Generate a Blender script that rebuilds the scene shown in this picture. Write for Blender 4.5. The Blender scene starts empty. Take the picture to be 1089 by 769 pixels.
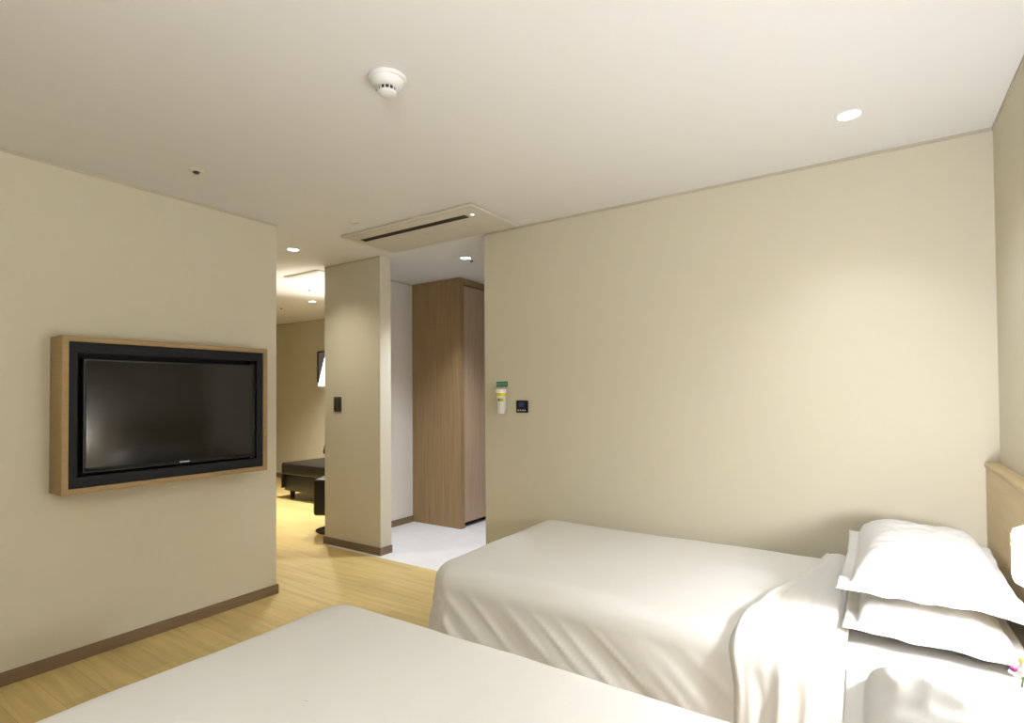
import bpy, bmesh, math, random
from mathutils import Vector, Matrix, noise
random.seed(4)
sc = bpy.context.scene
COL = sc.collection

# ------------------------------------------------------------------ camera
cd = bpy.data.cameras.new('camera'); cam = bpy.data.objects.new('camera', cd); COL.objects.link(cam)
cd.sensor_width = 36; cd.lens = 19.1845; cd.shift_y = 0.02231; cd.clip_start = 0.02
Rv = Vector((0.8325, 0.5540, -0.0072)); Uv = Vector((0.0157, -0.0106, 0.9998)); Fv = Vector((-0.5538, 0.8325, 0.0175))
cam.matrix_world = Matrix(((Rv.x, Uv.x, -Fv.x, 0), (Rv.y, Uv.y, -Fv.y, 0), (Rv.z, Uv.z, -Fv.z, 1.2807), (0, 0, 0, 1)))
sc.camera = cam

# ------------------------------------------------------------------ world, exposure
w = bpy.data.worlds.new('world'); sc.world = w; w.use_nodes = True
w.node_tree.nodes['Background'].inputs[0].default_value = (0.9, 0.85, 0.75, 1)
w.node_tree.nodes['Background'].inputs[1].default_value = 0.02
vs = sc.view_settings
vs.view_transform = 'Standard'; vs.look = 'None'; vs.gamma = 1; vs.use_curve_mapping = False
vs.exposure = 0.31

H = 2.40
XT, YT = -3.2486, 2.1095          # wall carrying the television, and its free end
YB, XH = 3.0533, 0.434            # wall beside the far bed, headboard wall
XO = -2.257                       # left end of the wall beside the far bed
XP0, XP1, YP = -3.99, -3.30, 3.17 # the wall stub
XE, YW, XW = -3.911, 4.051, -3.288
YL = 5.119
WARM = (1.0, 0.95, 0.82)
WARM2 = (0.92, 0.97, 1.09)
# downlights: x, y, power, colour, cone, label
DOWN = [
    (-0.07, 2.577, 24, WARM2, 100, 'round recessed ceiling light above the pillow end of the far bed'),
    (-3.69, 2.536, 38, WARM, 122, 'recessed ceiling light nearest the end of the television wall, in the gap beside the pier'),
    (-5.563, 4.08, 400, (1.0, 0.97, 0.89), 120, 'small recessed ceiling light deep in the room behind the pier'),
    (-2.777, 3.50, 135, WARM2, 108, 'recessed ceiling light above the wardrobe hall, beside a dark dot'),
    (-2.73, 0.09, 10, WARM, 125, 'unseen recessed ceiling light added close to the television wall near its left end'),  # out of view; placed from the television frame's shadow, added for even brightness
]
BEDSIDE = 175.0
FILL_LAMP = 100.0  # power of the unseen lamp added behind the camera
FILL_GLOW = 8.0  # emission of that added lamp's bowl
FLOORLAMP = 30.0

# ------------------------------------------------------------------ materials
def mat(name, col, rough=0.6, metal=0.0, spec=0.5, bump=None, var=None, emit=None, coat=0.0, sheen=0.0):
    m = bpy.data.materials.new(name); m.use_nodes = True
    nt = m.node_tree; b = nt.nodes['Principled BSDF']
    b.inputs['Base Color'].default_value = (*col, 1); b.inputs['Roughness'].default_value = rough
    b.inputs['Metallic'].default_value = metal; b.inputs['Specular IOR Level'].default_value = spec
    b.inputs['Coat Weight'].default_value = coat; b.inputs['Sheen Weight'].default_value = sheen
    tc = nt.nodes.new('ShaderNodeTexCoord')
    if var:     # (scale xyz, amount)
        mp = nt.nodes.new('ShaderNodeMapping'); mp.inputs['Scale'].default_value = var[0]
        n = nt.nodes.new('ShaderNodeTexNoise'); n.inputs['Scale'].default_value = 1; n.inputs['Detail'].default_value = 5
        r = nt.nodes.new('ShaderNodeValToRGB')
        r.color_ramp.elements[0].position = .3; r.color_ramp.elements[1].position = .7
        a = var[1]
        r.color_ramp.elements[0].color = (*[c * (1 - a) for c in col], 1); r.color_ramp.elements[1].color = (*[min(1, c * (1 + a)) for c in col], 1)
        nt.links.new(tc.outputs['Object'], mp.inputs[0]); nt.links.new(mp.outputs[0], n.inputs[0]); nt.links.new(n.outputs[0], r.inputs[0])
        nt.links.new(r.outputs[0], b.inputs['Base Color'])
    if bump:    # (scale xyz, strength, distance)
        mp = nt.nodes.new('ShaderNodeMapping'); mp.inputs['Scale'].default_value = bump[0]
        n = nt.nodes.new('ShaderNodeTexNoise'); n.inputs['Scale'].default_value = 1; n.inputs['Detail'].default_value = 4
        bp = nt.nodes.new('ShaderNodeBump'); bp.inputs['Strength'].default_value = bump[1]; bp.inputs['Distance'].default_value = bump[2]
        nt.links.new(tc.outputs['Object'], mp.inputs[0]); nt.links.new(mp.outputs[0], n.inputs[0]); nt.links.new(n.outputs[0], bp.inputs['Height'])
        nt.links.new(bp.outputs[0], b.inputs['Normal'])
    if emit:
        b.inputs['Emission Color'].default_value = (*emit[0], 1); b.inputs['Emission Strength'].default_value = emit[1]
    return m

def planks(name, c1, c2, mortar, length, width, rough):
    m = bpy.data.materials.new(name); m.use_nodes = True
    nt = m.node_tree; b = nt.nodes['Principled BSDF']; b.inputs['Roughness'].default_value = rough
    tc = nt.nodes.new('ShaderNodeTexCoord')
    br = nt.nodes.new('ShaderNodeTexBrick'); br.offset = 0.37; br.offset_frequency = 2
    br.inputs['Color1'].default_value = (*c1, 1); br.inputs['Color2'].default_value = (*c2, 1); br.inputs['Mortar'].default_value = (*mortar, 1)
    br.inputs['Scale'].default_value = 1; br.inputs['Mortar Size'].default_value = 0.0012; br.inputs['Mortar Smooth'].default_value = 0.3
    br.inputs['Brick Width'].default_value = length; br.inputs['Row Height'].default_value = width; br.inputs['Bias'].default_value = 0
    nt.links.new(tc.outputs['Object'], br.inputs[0])
    mp = nt.nodes.new('ShaderNodeMapping'); mp.inputs['Scale'].default_value = (1.6, 26, 1)
    n = nt.nodes.new('ShaderNodeTexNoise'); n.inputs['Scale'].default_value = 1; n.inputs['Detail'].default_value = 6; n.inputs['Distortion'].default_value = 0.6
    r = nt.nodes.new('ShaderNodeValToRGB')
    r.color_ramp.elements[0].position = .3; r.color_ramp.elements[0].color = (.80, .79, .74, 1)
    r.color_ramp.elements[1].position = .72; r.color_ramp.elements[1].color = (1.08, 1.08, 1.06, 1)
    mx = nt.nodes.new('ShaderNodeMix'); mx.data_type = 'RGBA'; mx.blend_type = 'MULTIPLY'; mx.inputs[0].default_value = 1
    nt.links.new(tc.outputs['Object'], mp.inputs[0]); nt.links.new(mp.outputs[0], n.inputs[0]); nt.links.new(n.outputs[0], r.inputs[0])
    nt.links.new(br.outputs[0], mx.inputs[6]); nt.links.new(r.outputs[0], mx.inputs[7]); nt.links.new(mx.outputs[2], b.inputs['Base Color'])
    return m

M = {}
M['wall'] = mat('beige_wallpaper', (.65, .60, .465), .75, spec=.25, bump=((420, 420, 60), .06, .002))
M['hall_wall'] = mat('pale_wallpaper', (.70, .65, .58), .75, spec=.25)
M['ceiling'] = mat('ceiling_paint', (.79, .775, .745), .85, spec=.2)
M['trim'] = mat('gap_shade_and_mark_beige', (.52, .47, .36), .8, spec=.2)  # dull beige for small marks; along wall tops it paints a shadow gap
M['base'] = mat('brown_skirting', (.20, .135, .075), .5, var=((3, 3, 60), .15))
M['floor'] = planks('oak_floor', (.58, .43, .17), (.66, .50, .21), (.40, .29, .12), 1.2, .145, .38)
M['tile'] = mat('pale_tile', (.78, .77, .74), .35, var=((6, 6, 6), .03))
M['oak_h'] = mat('light_oak', (.35, .245, .115), .55, spec=.3, var=((70, 3, 70), .07))
M['wardrobe'] = mat('wardrobe_oak', (.34, .225, .112), .55, spec=.3, var=((46, 46, 1.6), .16))
M['wardrobe_door'] = mat('wardrobe_door_oak', (.50, .37, .25), .5, var=((46, 46, 1.6), .13))
M['head'] = mat('headboard_maple', (.60, .46, .25), .5, var=((40, 3, 40), .06))
M['slot'] = mat('slot_brown', (.07, .055, .035), .7, spec=.2)
M['dark'] = mat('dark_gap', (.01, .01, .01), .8)
M['black'] = mat('matt_black', (.010, .010, .012), .6, spec=.3)
M['black_panel'] = mat('black_panel', (.010, .011, .014), .6, spec=.25)
M['gloss'] = mat('gloss_black', (.006, .006, .006), .15)
M['screen'] = mat('screen_glass', (.004, .004, .003), .11, spec=.45)
M['silver'] = mat('silver', (.7, .7, .7), .3, metal=1)
M['chrome'] = mat('chrome', (.6, .6, .6), .12, metal=1)
M['white'] = mat('white_plastic', (.80, .79, .76), .45)
M['white2'] = mat('warm_white_plastic', (.76, .73, .65), .5)
M['panel'] = mat('cassette_panel', (.66, .62, .52), .5)
M['cotton'] = mat('white_cotton', (.77, .75, .70), .85, spec=.15, bump=((900, 900, 900), .08, .001), sheen=.15)
M['pillow'] = mat('pillow_cotton', (.74, .725, .69), .85, spec=.15, bump=((900, 900, 900), .08, .001), sheen=.15)
M['mattress'] = mat('mattress_white', (.62, .61, .59), .85, spec=.15)
M['base_fabric'] = mat('bed_base_fabric', (.34, .32, .29), .9)
M['leather'] = mat('dark_leather', (.012, .009, .007), .42, bump=((160, 160, 160), .15, .002))
M['switch'] = mat('switch_plate', (.075, .065, .052), .4)
M['rocker'] = mat('switch_rocker', (.05, .044, .038), .35)
M['blue'] = mat('blue_display', (.03, .035, .09), .25, emit=((.1, .13, .4), .10))
M['green'] = mat('green_sign', (.01, .17, .07), .5)
M['yellow'] = mat('yellow_label', (.72, .62, .03), .5)
M['lens'] = mat('lamp_lens', (1, 1, 1), .5, emit=((1, .96, .88), 9))
M['shade'] = mat('lit_glass_shade', (1, 1, 1), .4, emit=((.96, .985, 1.06), BEDSIDE))
M['fshade'] = mat('lit_fabric_shade', (.95, .93, .9), .8, emit=((1, .97, .92), 2.2))
M['picture'] = mat('blue_picture_and_reflection', (.30, .31, .52), .35, var=((2, 2, 3), .1))  # blue raised in the colour to stand for reflection in the glass
M['leaf'] = mat('orchid_leaf', (.06, .14, .035), .5)
M['petal'] = mat('white_petal', (.85, .83, .80), .6)
M['purple'] = mat('purple_petal', (.22, .02, .14), .6)
M['bud'] = mat('yellow_bud', (.70, .58, .18), .6)
M['pot'] = mat('ceramic_pot', (.75, .74, .72), .3)
M['fill_glow'] = mat('added_fill_bowl', (1, 1, 1), .4, emit=((.97, .985, 1), FILL_GLOW))  # bowl of the added fill lamp, lit to brighten the room
M['led'] = mat('indicator_lamp', (1, 1, 1), .4, emit=((1, .97, 1), 1.0))
M['nightstand'] = mat('nightstand_oak', (.50, .36, .20), .5, var=((3, 60, 60), .12))

# ------------------------------------------------------------------ helpers
def setp(o, label=None, cat=None, group=None, kind=None):
    if label: o['label'] = label
    if cat: o['category'] = cat
    if group: o['group'] = group
    if kind: o['kind'] = kind
    return o

def empty(name, loc, label, cat, group=None, rz=0):
    o = bpy.data.objects.new(name, None); COL.objects.link(o); o.location = loc; o.rotation_euler.z = rz
    o.empty_display_size = .05
    return setp(o, label, cat, group)

def obj(name, bm, m, parent=None, smooth=False, loc=None):
    me = bpy.data.meshes.new(name)
    bmesh.ops.recalc_face_normals(bm, faces=bm.faces)
    bm.to_mesh(me); bm.free()
    o = bpy.data.objects.new(name, me); COL.objects.link(o)
    me.materials.append(M[m] if isinstance(m, str) else m)
    if parent: o.parent = parent
    if loc: o.location = loc
    if smooth:
        for p in me.polygons: p.use_smooth = True
        if smooth != 'all':
            me.set_sharp_from_angle(angle=math.radians(38))
    return o

def struct(name, bm, m, smooth=False):
    return setp(obj(name, bm, m, None, smooth), kind='structure')

def box(bm, x0, x1, y0, y1, z0, z1, bev=0, seg=2):
    t = bmesh.new()
    bmesh.ops.create_cube(t, size=1)
    for v in t.verts:
        v.co = Vector(((x0 + x1) / 2 + v.co.x * (x1 - x0), (y0 + y1) / 2 + v.co.y * (y1 - y0), (z0 + z1) / 2 + v.co.z * (z1 - z0)))
    if bev: bmesh.ops.bevel(t, geom=t.edges[:], offset=bev, segments=seg, profile=.5, affect='EDGES')
    me = bpy.data.meshes.new('t'); t.to_mesh(me); t.free(); bm.from_mesh(me); bpy.data.meshes.remove(me)
    return bm

def bx(*a, **k): return box(bmesh.new(), *a, **k)

def lathe(bm, prof, n=40, c=(0, 0, 0), close=True):
    rings = []
    for r, z in prof:
        if r < 1e-5: rings.append([bm.verts.new((c[0], c[1], c[2] + z))])
        else: rings.append([bm.verts.new((c[0] + r * math.cos(2 * math.pi * i / n), c[1] + r * math.sin(2 * math.pi * i / n), c[2] + z)) for i in range(n)])
    for a, b in zip(rings, rings[1:]):
        for i in range(n):
            j = (i + 1) % n
            q = [a[i % len(a)], a[j % len(a)], b[j % len(b)], b[i % len(b)]]
            u = []
            for v in q:
                if v not in u: u.append(v)
            if len(u) > 2:
                try: bm.faces.new(u)
                except ValueError: pass
    return bm

def lt(prof, n=40, c=(0, 0, 0)): return lathe(bmesh.new(), prof, n, c)

def tube(bm, pts, r, n=10):
    pts = [Vector(p) for p in pts]; rings = []
    for i, p in enumerate(pts):
        d = (pts[min(i + 1, len(pts) - 1)] - pts[max(i - 1, 0)]).normalized()
        a = d.orthogonal().normalized(); b = d.cross(a)
        rr = r[i] if isinstance(r, (list, tuple)) else r
        rings.append([bm.verts.new(p + rr * (math.cos(2 * math.pi * k / n) * a + math.sin(2 * math.pi * k / n) * b)) for k in range(n)])
    for a, b in zip(rings, rings[1:]):
        off = min(range(n), key=lambda o: sum((a[k].co - b[(k + o) % n].co).length for k in range(n)))
        for k in range(n):
            bm.faces.new((a[k], a[(k + 1) % n], b[(k + 1 + off) % n], b[(k + off) % n]))
    bm.faces.new(rings[0]); bm.faces.new(rings[-1])
    return bm

def frame_yz(bm, x0, x1, y0, y1, z0, z1, t, bev=0.0, tz=None):
    """a picture-frame ring standing in the y-z plane"""
    def ring(x, d):
        e = d if tz is None else d * tz / t
        return [bm.verts.new((x, y0 + d, z0 + e)), bm.verts.new((x, y1 - d, z0 + e)), bm.verts.new((x, y1 - d, z1 - e)), bm.verts.new((x, y0 + d, z1 - e))]
    a, b, c, d = ring(x0, 0), ring(x1, 0), ring(x1, t), ring(x0, t)
    for p, q in ((a, b), (b, c), (c, d), (d, a)):
        for i in range(4):
            j = (i + 1) % 4
            bm.faces.new((p[i], p[j], q[j], q[i]))
    if bev: bmesh.ops.bevel(bm, geom=bm.edges[:], offset=bev, segments=2, profile=.5, affect='EDGES')
    return bm

def sstep(a, b, x):
    t = max(0, min(1, (x - a) / (b - a))); return t * t * (3 - 2 * t)

# ------------------------------------------------------------------ the setting
struct('floor', bx(-8.2, 1.0, -2.8, 3.01, -.12, 0), 'floor')
b = bx(-8.2, XE, 3.01, YL + .2, -.12, 0); struct('floor_living', b, 'floor')
struct('floor_entry', bx(XE, XO + .1, 3.01, 6.3, -.12, 0.0), 'tile')
struct('ceiling', bx(-8.2, 1.0, -2.8, 6.3, H, H + .15), 'ceiling')
struct('wall_left', bx(XT - .13, XT, -2.6, YT, 0, H), 'wall')
struct('wall_back', bx(XO, XH + .12, YB, YB + .12, 0, H), 'wall')
struct('wall_right', bx(XH, XH + .12, -2.6, YB, 0, H), 'wall')
struct('wall_front', bx(-8.1, XH + .12, -2.72, -2.6, 0, H), 'wall')
struct('wall_pier', bx(XP0, XP1, YB, YP, 0, H), 'wall')
struct('wall_partition', bx(XP0, XE, YP, 6.2, 0, H), 'hall_wall')
struct('wall_living', bx(-8.1, XP0, YL, YL + .12, 0, H), 'wall')
struct('wall_living_side', bx(-8.2, -8.08, -2.6, YL, 0, H), 'wall')
struct('wall_entry', bx(XO, XO + .1, YB + .12, 6.2, 0, H), 'hall_wall')
struct('wall_entry_end', bx(XE, XO, 6.1, 6.2, 0, H), 'hall_wall')

def strip(name, segs, z0, z1, t, m):
    """trim following wall faces: segs of (x0,y0,x1,y1,nx,ny) with outward normal"""
    bm = bmesh.new()
    for x0, y0, x1, y1, nx, ny in segs:
        xs = sorted((x0, x1)); ys = sorted((y0, y1))
        if nx: box(bm, *sorted((x0, x0 + nx * t)), ys[0], ys[1], z0, z1)
        else: box(bm, xs[0], xs[1], *sorted((y0, y0 + ny * t)), z0, z1)
    return struct(name, bm, m)

BH, BT = .060, .011
strip('baseboard_left', [(XT, -2.6, XT, YT + BT, 1, 0), (XT - .13, YT, XT, YT, 0, 1)], 0, BH, BT, 'base')
strip('baseboard_back', [(XO, YB, XH, YB, 0, -1)], 0, BH, BT, 'base')
strip('baseboard_pier', [(XP0 - BT, YB, XP1 + BT, YB, 0, -1), (XP1, YB, XP1, YP, 1, 0), (XP0, YB, XP0, YP, -1, 0)], 0, BH, BT, 'base')
strip('baseboard_entry', [(XE, YP, XE, YW, 1, 0)], 0, BH, BT, 'base')
strip('baseboard_living', [(-8.08, YL, XP0, YL, 0, -1)], 0, BH + .01, BT, 'base')
CT = .010
strip('gap_shade_1', [(XT, -2.6, XT, YT + .004, 1, 0)], H - .014, H, .004, 'trim')  # darker strips drawn in for the shadow gap under the ceiling
strip('gap_shade_2', [(XO, YB, XH, YB, 0, -1)], H - .014, H, .004, 'trim')
strip('gap_shade_3', [(XH, -2.6, XH, YB, -1, 0)], H - .014, H, .004, 'trim')
strip('gap_shade_4', [(XP0, YB, XP1, YB, 0, -1)], H - .014, H, .004, 'trim')
strip('gap_shade_5', [(-8.08, YL, XP0, YL, 0, -1)], H - .014, H, .004, 'trim')
strip('gap_shade_6', [(XE, YP, XE, YW, 1, 0)], H - .014, H, .004, 'trim')

# ------------------------------------------------------------------ beds
def mattress_set(y0, label):
    """bed whose near long side is y0 (mattress), 1.03 wide, headed at the headboard"""
    x0, x1, y1 = -1.68, .375, y0 + 1.03
    ox, oy = (x0 + x1) / 2, (y0 + y1) / 2
    t = empty('bed', (ox, oy, 0), label, 'bed')
    hx, hy = (x1 - x0) / 2, (y1 - y0) / 2
    obj('bed_base', bx(-hx + .02, hx - .005, -hy + .02, hy - .02, .09, .268, bev=.015), 'base_fabric', t, True)
    for sx in (-1, 1):
        for sy in (-1, 1):
            obj('leg', lt([(0, 0), (.022, 0), (.03, .088), (0, .088)], 20, (sx * (hx - .12), sy * (hy - .1), 0)), 'black', t, True)
    m = obj('mattress', bx(-hx, hx, -hy, hy, .270, .468, bev=.035, seg=4), 'mattress', t, True)
    for z in (.298, .440):
        bm = bmesh.new(); pts = []
        r = .04
        for cx, cy, a0 in ((hx - r, hy - r, 0), (-hx + r, hy - r, 90), (-hx + r, -hy + r, 180), (hx - r, -hy + r, 270)):
            for k in range(7):
                a = math.radians(a0 + 15 * k); pts.append((cx + (r + .001) * math.cos(a), cy + (r + .001) * math.sin(a), z))
        pts.append(pts[0])
        obj('piping', tube(bm, pts, .005, 8), 'mattress', m, True)
    return t

def duvet(y0, y1, seed, label, far_flare, grp=None):
    """quilt draped over foot and both long sides; the head end is folded back"""
    xh, xf = -.115, -1.745
    zt, zb, R, rp = .500, .14, .085, .13
    hw = (y1 - y0) / 2; ym = (y0 + y1) / 2
    ox, oy = -1.0, ym
    t = empty('duvet', (ox, oy, 0), label, 'duvet', grp)
    def upath(d):
        """points along the U at inset d, with outward normals and arc length param"""
        r = max(rp - d, .002); P = []
        L = xh - (xf + d + r)
        for k in range(90): P.append((xh - L * k / 90, y0 + d, 0, -1))
        cx, cy = xf + d + r, y0 + d + r
        for k in range(16):
            a = math.radians(270 - 90 * k / 15); P.append((cx + r * math.cos(a), cy + r * math.sin(a), math.cos(a), math.sin(a)))
        W = (y1 - y0) - 2 * rp; a0 = y0 + d + r; a1 = y1 - d - r
        for k in range(1, 60): P.append((xf + d, a0 + (a1 - a0) * k / 60, -1, 0))
        cy = y1 - d - r
        for k in range(16):
            a = math.radians(180 - 90 * k / 15); P.append((cx + r * math.cos(a), cy + r * math.sin(a), math.cos(a), math.sin(a)))
        for k in range(1, 91): P.append((xf + d + r + L * k / 90, y1 - d, 0, 1))
        return P
    rows = []
    ds = [hw - .0005] + [hw - (hw - R) * (k / 26) for k in range(1, 27)]
    prof = [(d, zt) for d in ds]
    for k in range(1, 11):
        a = math.pi / 2 * k / 10; prof.append((R * (1 - math.sin(a)), zt - R * (1 - math.cos(a))))
    nd = 34
    for k in range(1, nd + 1): prof.append((0, zt - R - (zt - R - zb) * k / nd))
    bm = bmesh.new(); out = []
    for d, z in prof:
        P = upath(d); row = []
        for (x, y, nx, ny) in P:
            drop = max(0, zt - z)
            dome = .022 * (1 - math.exp(-max(0, d - .0) / .16))
            p = Vector((x, y, z + dome * (1 if drop == 0 else math.exp(-drop * 40))))
            # big soft undulation of the filling
            n1 = noise.noise(Vector((x * 2.2, y * 2.6, seed)))
            n2 = noise.noise(Vector((x * 7 + 3, y * 7, seed + 5)))
            if drop < .02: p.z += (.007 * n1 + .0022 * n2)
            # hanging folds, slanting towards the corners
            s = x * abs(ny) + y * abs(nx)
            amp = sstep(.02, .34, drop)
            side_far = sstep(.3, .9, ny)
            f1 = noise.noise(Vector((s * 4.2 + z * 5.5, z * 1.4, seed + 9)))
            f2 = noise.noise(Vector((s * 11 + z * 10, z * 3.0, seed + 17)))
            f2 = 1 - abs(f2) * 2.2
            k = (1 - .85 * side_far)
            push = amp * ((.018 * f1) + .007 * f2 * amp + .028 * (drop / .36)) * k
            # crisp diagonal creases low on the sides
            cre = noise.noise(Vector((s * 6.5 + z * 9, z * 2 + s, seed + 31)))
            push += k * sstep(.03, .2, drop) * .007 * max(0, 1 - abs(cre) * 6)
            push = max(push, -.014)
            push = min(push, .06 + .2 * (1 - side_far)) if side_far < .5 else min(push, far_flare)
            p.x += nx * push; p.y += ny * push
            row.append(bm.verts.new((p.x - ox, p.y - oy, p.z)))
        out.append(row)
    for a, b_ in zip(out, out[1:]):
        for i in range(len(a) - 1):
            bm.faces.new((a[i], a[i + 1], b_[i + 1], b_[i]))
    bmesh.ops.remove_doubles(bm, verts=bm.verts, dist=.0016)
    o = obj('cover', bm, 'cotton', t, 'all')
    md = o.modifiers.new('solid', 'SOLIDIFY'); md.thickness = .016; md.offset = -1
    # folded-back edge: a thicker band across the bed, hanging at both sides
    bm = bmesh.new(); nu, nv = 56, 150
    e = .020
    S = []
    zlow = zb - .01
    segs = [('near', zt - R - zlow), ('arc1', math.pi / 2 * (R + e)), ('top', (y1 - y0) - 2 * R), ('arc2', math.pi / 2 * (R + e)), ('far', zt - R - zlow)]
    tot = sum(s[1] for s in segs)
    grid = []
    for j in range(nv + 1):
        q = tot * j / nv
        for nm, ln in segs:
            if q <= ln + 1e-9: break
            q -= ln
        if nm == 'near': y, z, ny, nz = y0 - e, zlow + q, -1, 0
        elif nm == 'arc1':
            a = q / (R + e); y, z, ny, nz = y0 + R - (R + e) * math.cos(a), zt - R + (R + e) * math.sin(a), -math.cos(a), math.sin(a)
        elif nm == 'top': y, z, ny, nz = y0 + R + q, zt + e, 0, 1
        elif nm == 'arc2':
            a = q / (R + e); y, z, ny, nz = y1 - R + (R + e) * math.sin(a), zt - R + (R + e) * math.cos(a), math.sin(a), math.cos(a)
        else: y, z, ny, nz = y1 + e, zt - R - q, 1, 0
        drop = max(0, zt - z)
        f = (min(max(y, y0), y1) - y0) / (y1 - y0)
        xl = -.405 + .20 * sstep(0, 1, f) + .012 * noise.noise(Vector((j * .09, seed, 0)))
        xl += .02 * sstep(0, .3, drop) * (1 if ny < 0 else 0)
        xr = -.085 + .010 * noise.noise(Vector((j * .06, seed, 7))) - .03 * sstep(.1, .35, drop)
        row = []
        for i in range(nu + 1):
            u = i / nu; x = xl + (xr - xl) * u
            # rolled left edge sinking into the quilt, puffed middle
            th = -.020 * (1 - sstep(0, .055, u)) + .010 * math.exp(-((u - .07) / .05) ** 2) + .014 * math.sin(math.pi * min(1, u * 1.15)) - .012 * sstep(.86, 1, u)
            side = sstep(.0, .25, drop)
            far = ny > .5
            wv = noise.noise(Vector((u * 9 + z * 1.6 + y * .8, z * 2.0 + y * 1.1, seed + 40)))
            w2 = 1 - abs(noise.noise(Vector((u * 7 + y * 2.4 - z * 2.2, y * 1.2 + z, seed + 60)))) * 3
            th += (.020 * wv * side + .008 * max(w2, -.4) * (.35 + .65 * side)) * (.2 if far else 1)
            if ny < 0: th += .030 * side * sstep(.2, .0, u - .1) * .6 + .022 * drop / .36
            if far: th = min(th, .012)
            row.append(bm.verts.new((x - ox, y + ny * th - oy, z + nz * th)))
        grid.append(row)
    for a, b_ in zip(grid, grid[1:]):
        for i in range(nu): bm.faces.new((a[i], a[i + 1], b_[i + 1], b_[i]))
    o = obj('folded_edge', bm, 'cotton', t, 'all')
    md = o.modifiers.new('solid', 'SOLIDIFY'); md.thickness = .018; md.offset = -1
    return t

def pillow(loc, w_, l_, h_, seed, label, grp=None, rot=(0, 0, 0), fl=.042, flat=.42, droop=.02):
    """cushion with a flat flange all round; w_ along x, l_ along y"""
    nu, nv = 60, 84
    bm = bmesh.new()
    def pos(u, v, top):
        fu, fv = 2 * fl / w_, 2 * fl / l_
        a = min(1, abs(u) / (1 - fu)); b_ = min(1, abs(v) / (1 - fv))
        hgt = (max(0, 1 - a ** 3.6) * max(0, 1 - b_ ** 4.2)) ** .40
        x = u * w_ / 2 * (1 - .05 * (1 - v * v) * abs(u)); y = v * l_ / 2 * (1 - .035 * (1 - u * u) * abs(v))
        n = noise.noise(Vector((u * 2.2, v * 2.6, seed))); n2 = 1 - abs(noise.noise(Vector((u * 4 + v, v * 5, seed + 3)))) * 2
        edge = max(abs(u) ** 3, abs(v) ** 3)
        z = (h_ * hgt * (1 + .07 * n) + .006 * n2 * (hgt ** .5)) * (1 if top else -flat)
        z += -droop * edge + .010 * edge * noise.noise(Vector((u * 3, v * 4.3, seed + 8))) * 1.6
        z += (.0025 if top else -.0025) * (1 if edge < .999 else 0)
        return (x, y, z)
    T = {}; B = {}
    for i in range(nu + 1):
        for j in range(nv + 1):
            u = -1 + 2 * i / nu; v = -1 + 2 * j / nv
            # cluster the samples towards the rim
            u = math.sin(u * math.pi / 2) * .5 + u * .5; v = math.sin(v * math.pi / 2) * .5 + v * .5
            T[i, j] = bm.verts.new(pos(u, v, True))
            B[i, j] = T[i, j] if i in (0, nu) or j in (0, nv) else bm.verts.new(pos(u, v, False))
    for i in range(nu):
        for j in range(nv):
            bm.faces.new((T[i, j], T[i + 1, j], T[i + 1, j + 1], T[i, j + 1]))
            bm.faces.new((B[i, j + 1], B[i + 1, j + 1], B[i + 1, j], B[i, j]))
    o = obj('pillow', bm, 'pillow', None, 'all', loc); o.rotation_euler = rot
    return setp(o, label, 'pillow', grp)

mattress_set(1.925, 'white single bed against the far wall, foot towards the open hall')
mattress_set(.355, 'white single bed in the foreground, nearest the television')
duvet(1.875, 2.992, 2.0, 'white duvet on the far bed beside the wall, top edge folded back', .02)
duvet(.300, 1.422, 11.0, 'white duvet on the foreground bed at the bottom of the view', .06)
pillow((.128, 2.45, .530), .47, .86, .075, 3.0, 'lower white flanged pillow of the stack on the far bed', 'pillows on the far bed', (0, .055, .015), droop=.004)
pillow((.128, 2.44, .668), .48, .84, .092, 8.0, 'upper white flanged pillow of the stack on the far bed', 'pillows on the far bed', (.01, .035, -.01), flat=.28, droop=.014)
pillow((.150, .93, .522), .44, .86, .085, 15.0, 'lower white pillow of the stack on the foreground bed', 'pillows on the foreground bed', (0, .02, .0))
pillow((.145, .97, .668), .44, .92, .105, 21.0, 'upper white pillow on the foreground bed, at the bottom right corner', 'pillows on the foreground bed', (.02, .02, -.02), flat=.28)

# headboard panel along the wall
t = empty('headboard', (XH, 1.6, 0), 'pale maple headboard panel along the right wall behind both beds', 'headboard')
obj('panel', bx(-.048, -.001, -1.95, 1.450, .08, .955, bev=.003), 'head', t, True)
obj('cap_rail', bx(-.052, -.001, -1.95, 1.450, .956, .975, bev=.003), 'head', t, True)

# ------------------------------------------------------------------ nightstand, lamp, orchid
t = empty('nightstand', (.19, 1.645, 0), 'oak nightstand between the two beds at the headboard', 'nightstand')
obj('body', bx(-.05, .185, -.19, .19, .06, .408, bev=.004), 'nightstand', t, True)
obj('top', bx(-.06, .19, -.195, .195, .409, .43, bev=.004), 'nightstand', t, True)
for z0, z1 in ((.09, .24), (.25, .395)):
    d = obj('drawer', bx(-.064, -.051, -.18, .18, z0, z1, bev=.003), 'nightstand', t, True)
    obj('handle', bx(-.076, -.065, -.05, .05, (z0 + z1) / 2 - .006, (z0 + z1) / 2 + .006, bev=.003), 'silver', d, True)
obj('plinth', bx(-.03, .17, -.17, .17, 0, .059), 'black', t)

t = empty('bedside_lamp', (.318, 1.683, .431), 'small lit bedside lamp with white cylinder shade beside the far pillows', 'lamp')
obj('base', lt([(0, 0), (.05, 0), (.052, .006), (.048, .014), (.012, .018), (0, .018)]), 'silver', t, True)
obj('stem', lt([(.006, .018), (.006, .415), (0, .415)], 16), 'silver', t, True)
obj('lamp_shade', lt([(0, .408), (.050, .408), (.058, .412), (.062, .422), (.062, .518), (.058, .529), (.049, .534), (0, .534)], 40), 'shade', t, True)

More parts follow.
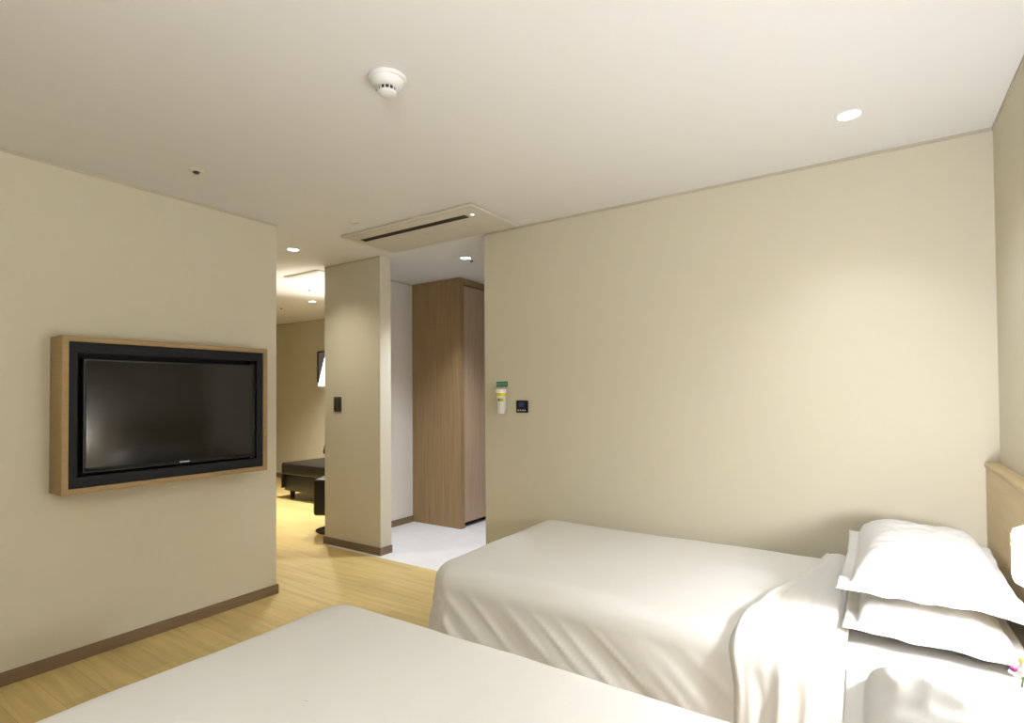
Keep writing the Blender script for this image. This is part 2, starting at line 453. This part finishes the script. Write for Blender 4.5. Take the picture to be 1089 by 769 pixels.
t = empty('orchid', (.245, 1.565, .4305), 'potted white orchid with purple centres on the nightstand at the right edge', 'plant')
obj('pot', lt([(0, 0), (.032, 0), (.042, .07), (.039, .07), (.036, .06), (0, .06)]), 'pot', t, True)
bm = bmesh.new()
for a in (20, 110, 200, 300):
    a = math.radians(a); pts = []
    for k in range(9):
        s = k / 8; r = .012 + .085 * s; z = .06 + .05 * math.sin(s * 2.3)
        wd = .016 * math.sin(math.pi * (s * .9 + .08))
        c = Vector((r * math.cos(a), r * math.sin(a), z)); sd = Vector((-math.sin(a), math.cos(a), 0)) * wd
        pts.append((bm.verts.new(c - sd + Vector((0, 0, .004))), bm.verts.new(c), bm.verts.new(c + sd + Vector((0, 0, .004)))))
    for p, q in zip(pts, pts[1:]):
        bm.faces.new((p[0], p[1], q[1], q[0])); bm.faces.new((p[1], p[2], q[2], q[1]))
o = obj('leaves', bm, 'leaf', t, 'all'); md = o.modifiers.new('solid', 'SOLIDIFY'); md.thickness = .002
bm = bmesh.new()
tube(bm, [(0, 0, .06), (.0, .01, .17), (.01, .02, .24), (.03, .03, .26), (.07, .035, .255)], .002, 8)
tube(bm, [(0, 0, .06), (.01, -.01, .18), (.03, -.005, .25), (.06, .0, .27)], .002, 8)
obj('stem', bm, 'leaf', t, True)
def flower(c, sz, az, core='purple'):
    base = Vector(c); rot = Matrix.Rotation(az, 3, 'Z') @ Matrix.Rotation(math.radians(62), 3, 'Y')
    bm = bmesh.new()
    for k in range(5):
        a = 2 * math.pi * k / 5 + .3
        rows = []
        for i in range(7):
            s = i / 6; wd = sz * .42 * math.sin(math.pi * (.10 + .86 * s)) ; r = sz * s
            cc = Vector((r * math.cos(a), r * math.sin(a), .18 * sz * s * s)); sd = Vector((-math.sin(a), math.cos(a), 0)) * wd
            rows.append([bm.verts.new(base + rot @ (cc - sd)), bm.verts.new(base + rot @ (cc + Vector((0, 0, -.04 * sz)))), bm.verts.new(base + rot @ (cc + sd))])
        for p, q in zip(rows, rows[1:]):
            bm.faces.new((p[0], p[1], q[1], q[0])); bm.faces.new((p[1], p[2], q[2], q[1]))
    o = obj('flower', bm, 'petal', t, 'all'); md = o.modifiers.new('solid', 'SOLIDIFY'); md.thickness = .001
    bm = bmesh.new()
    bmesh.ops.create_icosphere(bm, subdivisions=2, radius=sz * .42, matrix=Matrix.Translation(base + rot @ Vector((0, 0, .012))) @ Matrix.Scale(.8, 4))
    obj('flower_centre', bm, core, o, 'all')
for c, sz, az in (((.002, .022, 0.246), .020, 3.7), ((.028, .026, 0.242), .020, 3.5), ((.055, .035, 0.250), .020, 3.9), ((.04, -.015, 0.235), .018, 3.4)):
    flower(c, sz, az)
for c in ((.012, .032, 0.267), (.045, .012, 0.275)):
    bm = bmesh.new(); bmesh.ops.create_icosphere(bm, subdivisions=2, radius=.009, matrix=Matrix.Translation(c) @ Matrix.Diagonal((1, 1, 1.3, 1)))
    obj('bud', bm, 'bud', t, 'all')

# ------------------------------------------------------------------ television in its wooden wall frame
fy0, fy1, fz0, fz1, fx = .937, 1.951, .828, 1.566, .154
t = empty('television_cabinet', (XT, 1.444, 1.2), 'shallow light oak box frame on the left wall around the television', 'frame')
cy, cz = 1.444, 1.2
obj('wooden_surround', frame_yz(bmesh.new(), .0005, fx, fy0 - cy, fy1 - cy, fz0 - cz, fz1 - cz, .026, .0015), 'oak_h', t, True)
obj('backing_panel', bx(.001, .012, fy0 + .027 - cy, fy1 - .027 - cy, fz0 + .027 - cz, fz1 - .027 - cz), 'black', t)
obj('black_border', frame_yz(bmesh.new(), .110, .146, fy0 + .0265 - cy, fy1 - .0265 - cy, fz0 + .0265 - cz, fz1 - .0265 - cz, .035, .001, .050), 'black_panel', t, True)

tw, th = .845, .552
t = empty('television', (XT + .084, 1.4615, 1.190), 'black flat screen television set inside the oak wall frame', 'television', rz=math.radians(-4.6))
t.rotation_euler.z = -math.atan2(.038, .855)
obj('casing', bx(-.012, .024, -tw / 2, tw / 2, -th / 2, th / 2, bev=.006, seg=3), 'gloss', t, True)
obj('screen', bx(.0242, .0258, -tw / 2 + .012, tw / 2 - .012, -th / 2 + .022, th / 2 - .012, bev=.0006), 'screen', t)
obj('bezel_edge', frame_yz(bmesh.new(), .0215, .0262, -tw / 2 + .001, tw / 2 - .001, -th / 2 + .001, th / 2 - .001, .0045, .001), mat('smoked_edge', (.03, .03, .03), .25, metal=.3), t, True)
obj('maker_mark', bx(.0262, .0268, .006, .056, -th / 2 + .009, -th / 2 + .014), 'silver', t)
obj('wall_mount', bx(-.060, -.013, -.12, .12, -.1, .1, bev=.004), 'black', t)

# ------------------------------------------------------------------ air conditioner
t = empty('air_conditioner', (-2.52, 2.75, H), 'ceiling cassette air conditioner with one dark slot, above the hall opening', 'air conditioner')
obj('panel', bx(-.578, .578, -.245, .262, -.020, -.0005, bev=.008, seg=3), 'panel', t, True)
sl = obj('air_slot', bx(-.500, .440, -.138, -.086, -.0225, -.0195, bev=.001), 'slot', t)
for i, x in enumerate((-.40, .0)):
    obj('slot_louvre', bx(x - .09, x + .30, -.122, -.110, -.0255, -.0227, bev=.0005), 'dark', sl)
obj('front_lip', bx(-.565, .565, -.2325, -.2295, -.0213, -.0197), 'trim', t)
obj('service_cover', bx(-.23, .40, .05, .20, -.0212, -.0198, bev=.0007), 'panel', t)
obj('maker_mark', bx(-.035, .0, .022, .030, -.0210, -.0199), 'trim', t)
obj('indicator', lt([(0, -.024), (.010, -.024), (.013, -.020), (0, -.020)], 24, (.485, -.115, 0)), 'led', t, True)

# ------------------------------------------------------------------ ceiling devices
t = empty('smoke_detector', (-1.418, 1.350, H), 'round white smoke detector on the ceiling, centre of the picture top', 'smoke detector')
obj('base_plate', lt([(0, -.0005), (.066, -.0005), (.067, -.006), (.064, -.012), (0, -.012)]), 'white', t, True)
obj('housing', lt([(.058, -.012), (.056, -.020), (.047, -.031), (.036, -.037), (0, -.037)]), 'white', t, True)
bm = bmesh.new(); obj('chamber', lt([(0, -.037), (.029, -.037), (.029, -.050), (0, -.050)]), 'dark', t, True)
obj('sensor_cap', lt([(0, -.050), (.032, -.050), (.031, -.057), (.023, -.063), (0, -.064)]), 'white', t, True)
for k in range(12):
    a = 2 * math.pi * k / 12
    bm = bx(.0285, .032, -.0016, .0016, -.0505, -.0365); bmesh.ops.rotate(bm, cent=(0, 0, 0), matrix=Matrix.Rotation(a, 3, 'Z'), verts=bm.verts)
    obj('rib', bm, 'white', t)
obj('seam_line', bx(-.0550, -.0380, -.004, -.003, -.031, -.014), 'trim', t)

for i, (x, y, lab) in enumerate((
        (-2.788, 1.375, 'small ceiling sprinkler with dark centre above the television'),
        (-4.967, 3.608, 'tiny ceiling sprinkler in the far room, nearer and to the right'),
        (-6.298, 4.158, 'tiny ceiling sprinkler in the far room, farther and to the left'),
        (-2.794, 3.603, 'tiny dark ceiling dot right beside the hall ceiling light'))):
    s = (1, .8, .8, .7)[i]
    t = empty('ceiling_sprinkler', (x, y, H), lab, 'sprinkler', 'sprinkler heads in the ceiling')
    if i != 3: obj('escutcheon', lt([(0, -.0005), (.034 * s, -.0005), (.034 * s, -.003), (.022 * s, -.006), (.0, -.006)], 28), 'white2', t, True)
    obj('head', lt([(0, -.0005), (.015 * s, -.0005), (.015 * s, -.011), (.009 * s, -.016), (0, -.016)], 24), 'switch', t, True)

t = empty('ceiling_sensor', (-2.78, 2.365, H), 'flat round pale sensor on the ceiling left of the air conditioner', 'sensor')
obj('plate', lt([(0, -.0005), (.05, -.0005), (.05, -.004), (.044, -.008), (0, -.009)], 36), 'white2', t, True)
obj('slot', bx(-.026, .026, -.005, .005, -.0105, -.0085), 'trim', t)

t = empty('ceiling_vent', (-4.36, 3.13, H), 'long thin ceiling air vent in the bright patch of the far room', 'vent')
obj('frame', bx(-.25, .25, -.06, .06, -.012, -.0005, bev=.003), 'white2', t, True)
obj('slot', bx(-.23, .23, -.045, -.030, -.0135, -.0118), 'trim', t)

for i, (x, y, pw, colr, cone, lab) in enumerate(DOWN):
    t = empty('downlight', (x, y, H), lab, 'ceiling light', 'recessed downlights')
    rr = .040 if i != 4 else .04
    obj('trim_ring', lt([(rr, -.0005), (rr + .012, -.0005), (rr + .012, -.003), (rr + .002, -.006), (rr, -.004), (rr, -.0005)], 36), 'white', t, True)
    obj('lens', lt([(0, -.001), (rr, -.001), (rr, -.0025), (0, -.0025)], 36), 'lens', t)
    L = bpy.data.lights.new('downlight_lamp', 'SPOT'); L.energy = pw; L.color = colr; L.spot_size = math.radians(cone); L.spot_blend = 1; L.shadow_soft_size = .035
    lo = bpy.data.objects.new('downlight_lamp', L); COL.objects.link(lo); lo.location = (0, 0, -.012); lo.parent = t

# ------------------------------------------------------------------ wall fittings
def plate(name, x, z, w_, h_, label, cat):
    return empty(name, (x, YB, z), label, cat)
t = plate('light_switch', -3.815, 1.203, .11, .128, 'dark grey light switch on the narrow wall pier', 'switch')
obj('plate', bx(-.048, .048, -.009, -.0005, -.063, .063, bev=.003), 'switch', t, True)
for x in (-.022, .022): obj('rocker', bx(x - .019, x + .019, -.0125, -.009, -.05, .05, bev=.002), 'rocker', t, True)

t = plate('thermostat', -1.947, 1.196, .088, .08, 'black square thermostat with blue display beside the hall opening', 'thermostat')
obj('case', bx(-.044, .044, -.014, -.0005, -.040, .040, bev=.003), 'black', t, True)
obj('display', bx(-.020, .022, -.0152, -.0138, -.002, .026), 'blue', t)
for x in (-.026, -.009, .009, .026):
    obj('button', lt([(0, 0), (.005, 0), (.0042, .002), (0, .002)], 16), 'white', t, True).location = (x, -.0139, -.024)
for o in t.children:
    if o.name.startswith('button'): o.rotation_euler.x = math.radians(90)

t = empty('emergency_sign', (-2.112, YB, 1.347), 'small green sign with pale marks above the white emergency torch', 'sign')
obj('board', bx(-.046, .046, -.004, -.0005, -.018, .018, bev=.001), 'green', t)
bm = bmesh.new()
for k in range(5):
    x = -.034 + k * .017
    box(bm, x - .006, x + .005, -.0046, -.0038, .006, .009); box(bm, x - .006, x - .003, -.0046, -.0038, -.004, .006)
    box(bm, x - .006, x + .006, -.0046, -.0038, -.009, -.006); box(bm, x + .003, x + .006, -.0046, -.0038, -.002, .009)
obj('lettering', bm, mat('sign_marks', (.42, .55, .46), .5), t)

t = empty('emergency_torch', (-2.088, YB, 1.235), 'white emergency torch with yellow label in a wall holder beside the hall', 'torch')
obj('holder', bx(-.030, .008, -.012, -.0005, -.070, .060, bev=.004), 'white', t, True)
o = obj('body', lt([(0, -.086), (.022, -.086), (.026, -.080), (.026, .010), (.034, .030), (.036, .048), (.036, .074), (.032, .080), (0, .080)], 36, (0, -.046, 0)), 'white', t, True)
obj('yellow_band', lt([(.0366, .033), (.0366, .052), (.0366, .0521), (.0362, .033)], 36, (0, -.046, 0)), 'yellow', o, True)
obj('yellow_tag', bx(.010, .040, -.080, -.070, -.002, .018, bev=.003), 'yellow', o, True)
obj('switch_button', bx(-.006, .006, -.0775, -.070, -.002, .018, bev=.003), 'leaf', o, True)
obj('strap_slot', bx(-.002, .002, -.0735, -.071, -.06, -.010), 'silver', o)

# ------------------------------------------------------------------ wardrobe
t = empty('wardrobe', (XE, YW, 0), 'tall oak wardrobe reaching the ceiling in the hall opening', 'wardrobe')
dx = XW - XE; ln = 1.9
obj('side_panel', bx(.002, dx, 0, .024, .001, H - .004), 'wardrobe', t)
obj('carcass', bx(.002, dx - .035, .0245, ln, .06, H - .004), 'wardrobe', t)
obj('corner_post', bx(dx - .034, dx, .0245, .062, .001, H - .004), 'wardrobe', t)
obj('header', bx(dx - .034, dx, .0625, ln, H - .060, H - .004), 'wardrobe', t)
obj('plinth', bx(.05, dx - .07, .0625, ln, .001, .0595), 'dark', t)
y = .066
for k in range(3):
    d = obj('door', bx(dx - .034, dx - .014, y, y + .604, .045, H - .068, bev=.001), 'wardrobe_door', t)
    obj('handle', bx(dx - .0139, dx - .006, y + .570, y + .582, .95, 1.25, bev=.002), 'silver', d, True)
    y += .608

# ------------------------------------------------------------------ far room: sofa, chair, floor lamp, picture
sx, sy = -6.19, 4.08
t = empty('sofa', (sx, sy, 0), 'dark brown leather daybed sofa against the far room wall', 'sofa')
SW = 1.55
obj('base', bx(.03, SW, .03, .90, .10, .298, bev=.012), 'leather', t, True)
obj('seat', bx(0, SW, 0, .90, .300, .445, bev=.025, seg=4), 'leather', t, True)
obj('side_panel', bx(-.002, .028, .005, .90, .13, .299, bev=.006), 'leather', t, True)
bm = bx(.06, SW, .0, .20, 0, .40, bev=.04, seg=4)
bmesh.ops.rotate(bm, cent=(0, 0, 0), matrix=Matrix.Rotation(math.radians(-16), 3, 'X'), verts=bm.verts)
for v in bm.verts: v.co += Vector((0, .55, .447 + .056))
obj('backrest', bm, 'leather', t, True)
for x in (.10, SW - .1):
    for yy in (.10, .80): obj('leg', lt([(0, 0), (.022, 0), (.034, .10), (0, .10)], 18, (x, yy, 0)), 'black', t, True)

t = empty('swivel_chair', (-4.275, 3.44, 0), 'dark leather swivel stool on a round chrome base, half behind the pier', 'stool')
obj('base', lt([(0, 0), (.215, 0), (.220, .006), (.18, .016), (.05, .028), (0, .03)], 48), mat('dark_chrome', (.06, .055, .05), .15, metal=.9), t, True)
obj('column', lt([(.028, .028), (.028, .166), (0, .166)], 24), 'chrome', t, True)
bm = bx(-.19, .19, -.19, .19, .167, .505, bev=.03, seg=4)
bmesh.ops.rotate(bm, cent=(0, 0, 0), matrix=Matrix.Rotation(math.radians(34), 3, 'Z'), verts=bm.verts)
obj('seat', bm, 'leather', t, True)

t = empty('floor_lamp', (-4.585, 3.685, 0), 'floor lamp with lit white conical shade, mostly hidden behind the pier', 'lamp')
obj('base', lt([(0, 0), (.13, 0), (.132, .012), (.10, .02), (0, .022)], 40), 'silver', t, True)
obj('pole', lt([(.011, .02), (.011, 1.60), (0, 1.60)], 16), 'silver', t, True)
bm = lt([(.205, 1.375), (.118, 1.775), (.115, 1.775), (.202, 1.375), (.205, 1.375)], 48)
obj('lamp_shade', bm, 'fshade', t, True)
obj('shade_spider', bx(-.2, .2, -.004, .004, 1.596, 1.602), 'silver', t)
L = bpy.data.lights.new('lamp_bulb', 'POINT'); L.energy = FLOORLAMP; L.color = (1, .95, .88); L.shadow_soft_size = .02
lo = bpy.data.objects.new('lamp_bulb', L); COL.objects.link(lo); lo.location = (0, 0, 1.68); lo.parent = t

t = empty('wall_picture', (-6.55, YL, 1.70), 'blue picture in a dark frame on the far room wall, beside the lit lamp', 'picture')
w0, w1, h0, h1 = -.285, .30, -.225, .225
bm = bmesh.new()
frame_yz(bm, 0, .022, w0, w1, h0, h1, .016)
bmesh.ops.rotate(bm, cent=(0, 0, 0), matrix=Matrix.Rotation(math.radians(-90), 3, 'Z'), verts=bm.verts)
obj('frame', bm, 'black', t)
obj('canvas', bx(w0 + .015, w1 - .015, -.012, -.001, h0 + .015, h1 - .015), 'picture', t)

# ------------------------------------------------------------------ uplighter added out of view behind the camera to brighten the room
t = empty('fill_uplighter', (.20, -.50, 0), 'unseen added uplighter floor lamp in the corner behind the foreground bed', 'lamp')
obj('base', lt([(0, 0), (.14, 0), (.142, .012), (.11, .022), (0, .024)], 40), 'silver', t, True)
obj('pole', lt([(.012, .024), (.012, 1.62), (0, 1.62)], 16), 'silver', t, True)
obj('bowl', lt([(0, 1.62), (.05, 1.625), (.13, 1.68), (.185, 1.76), (.181, 1.762), (.126, 1.686), (.05, 1.632), (0, 1.630)], 48), 'fill_glow', t, True)
L = bpy.data.lights.new('fill_bulb', 'POINT'); L.energy = FILL_LAMP; L.color = WARM2; L.shadow_soft_size = .05
lo = bpy.data.objects.new('fill_bulb', L); COL.objects.link(lo); lo.location = (0, 0, 1.73); lo.parent = t
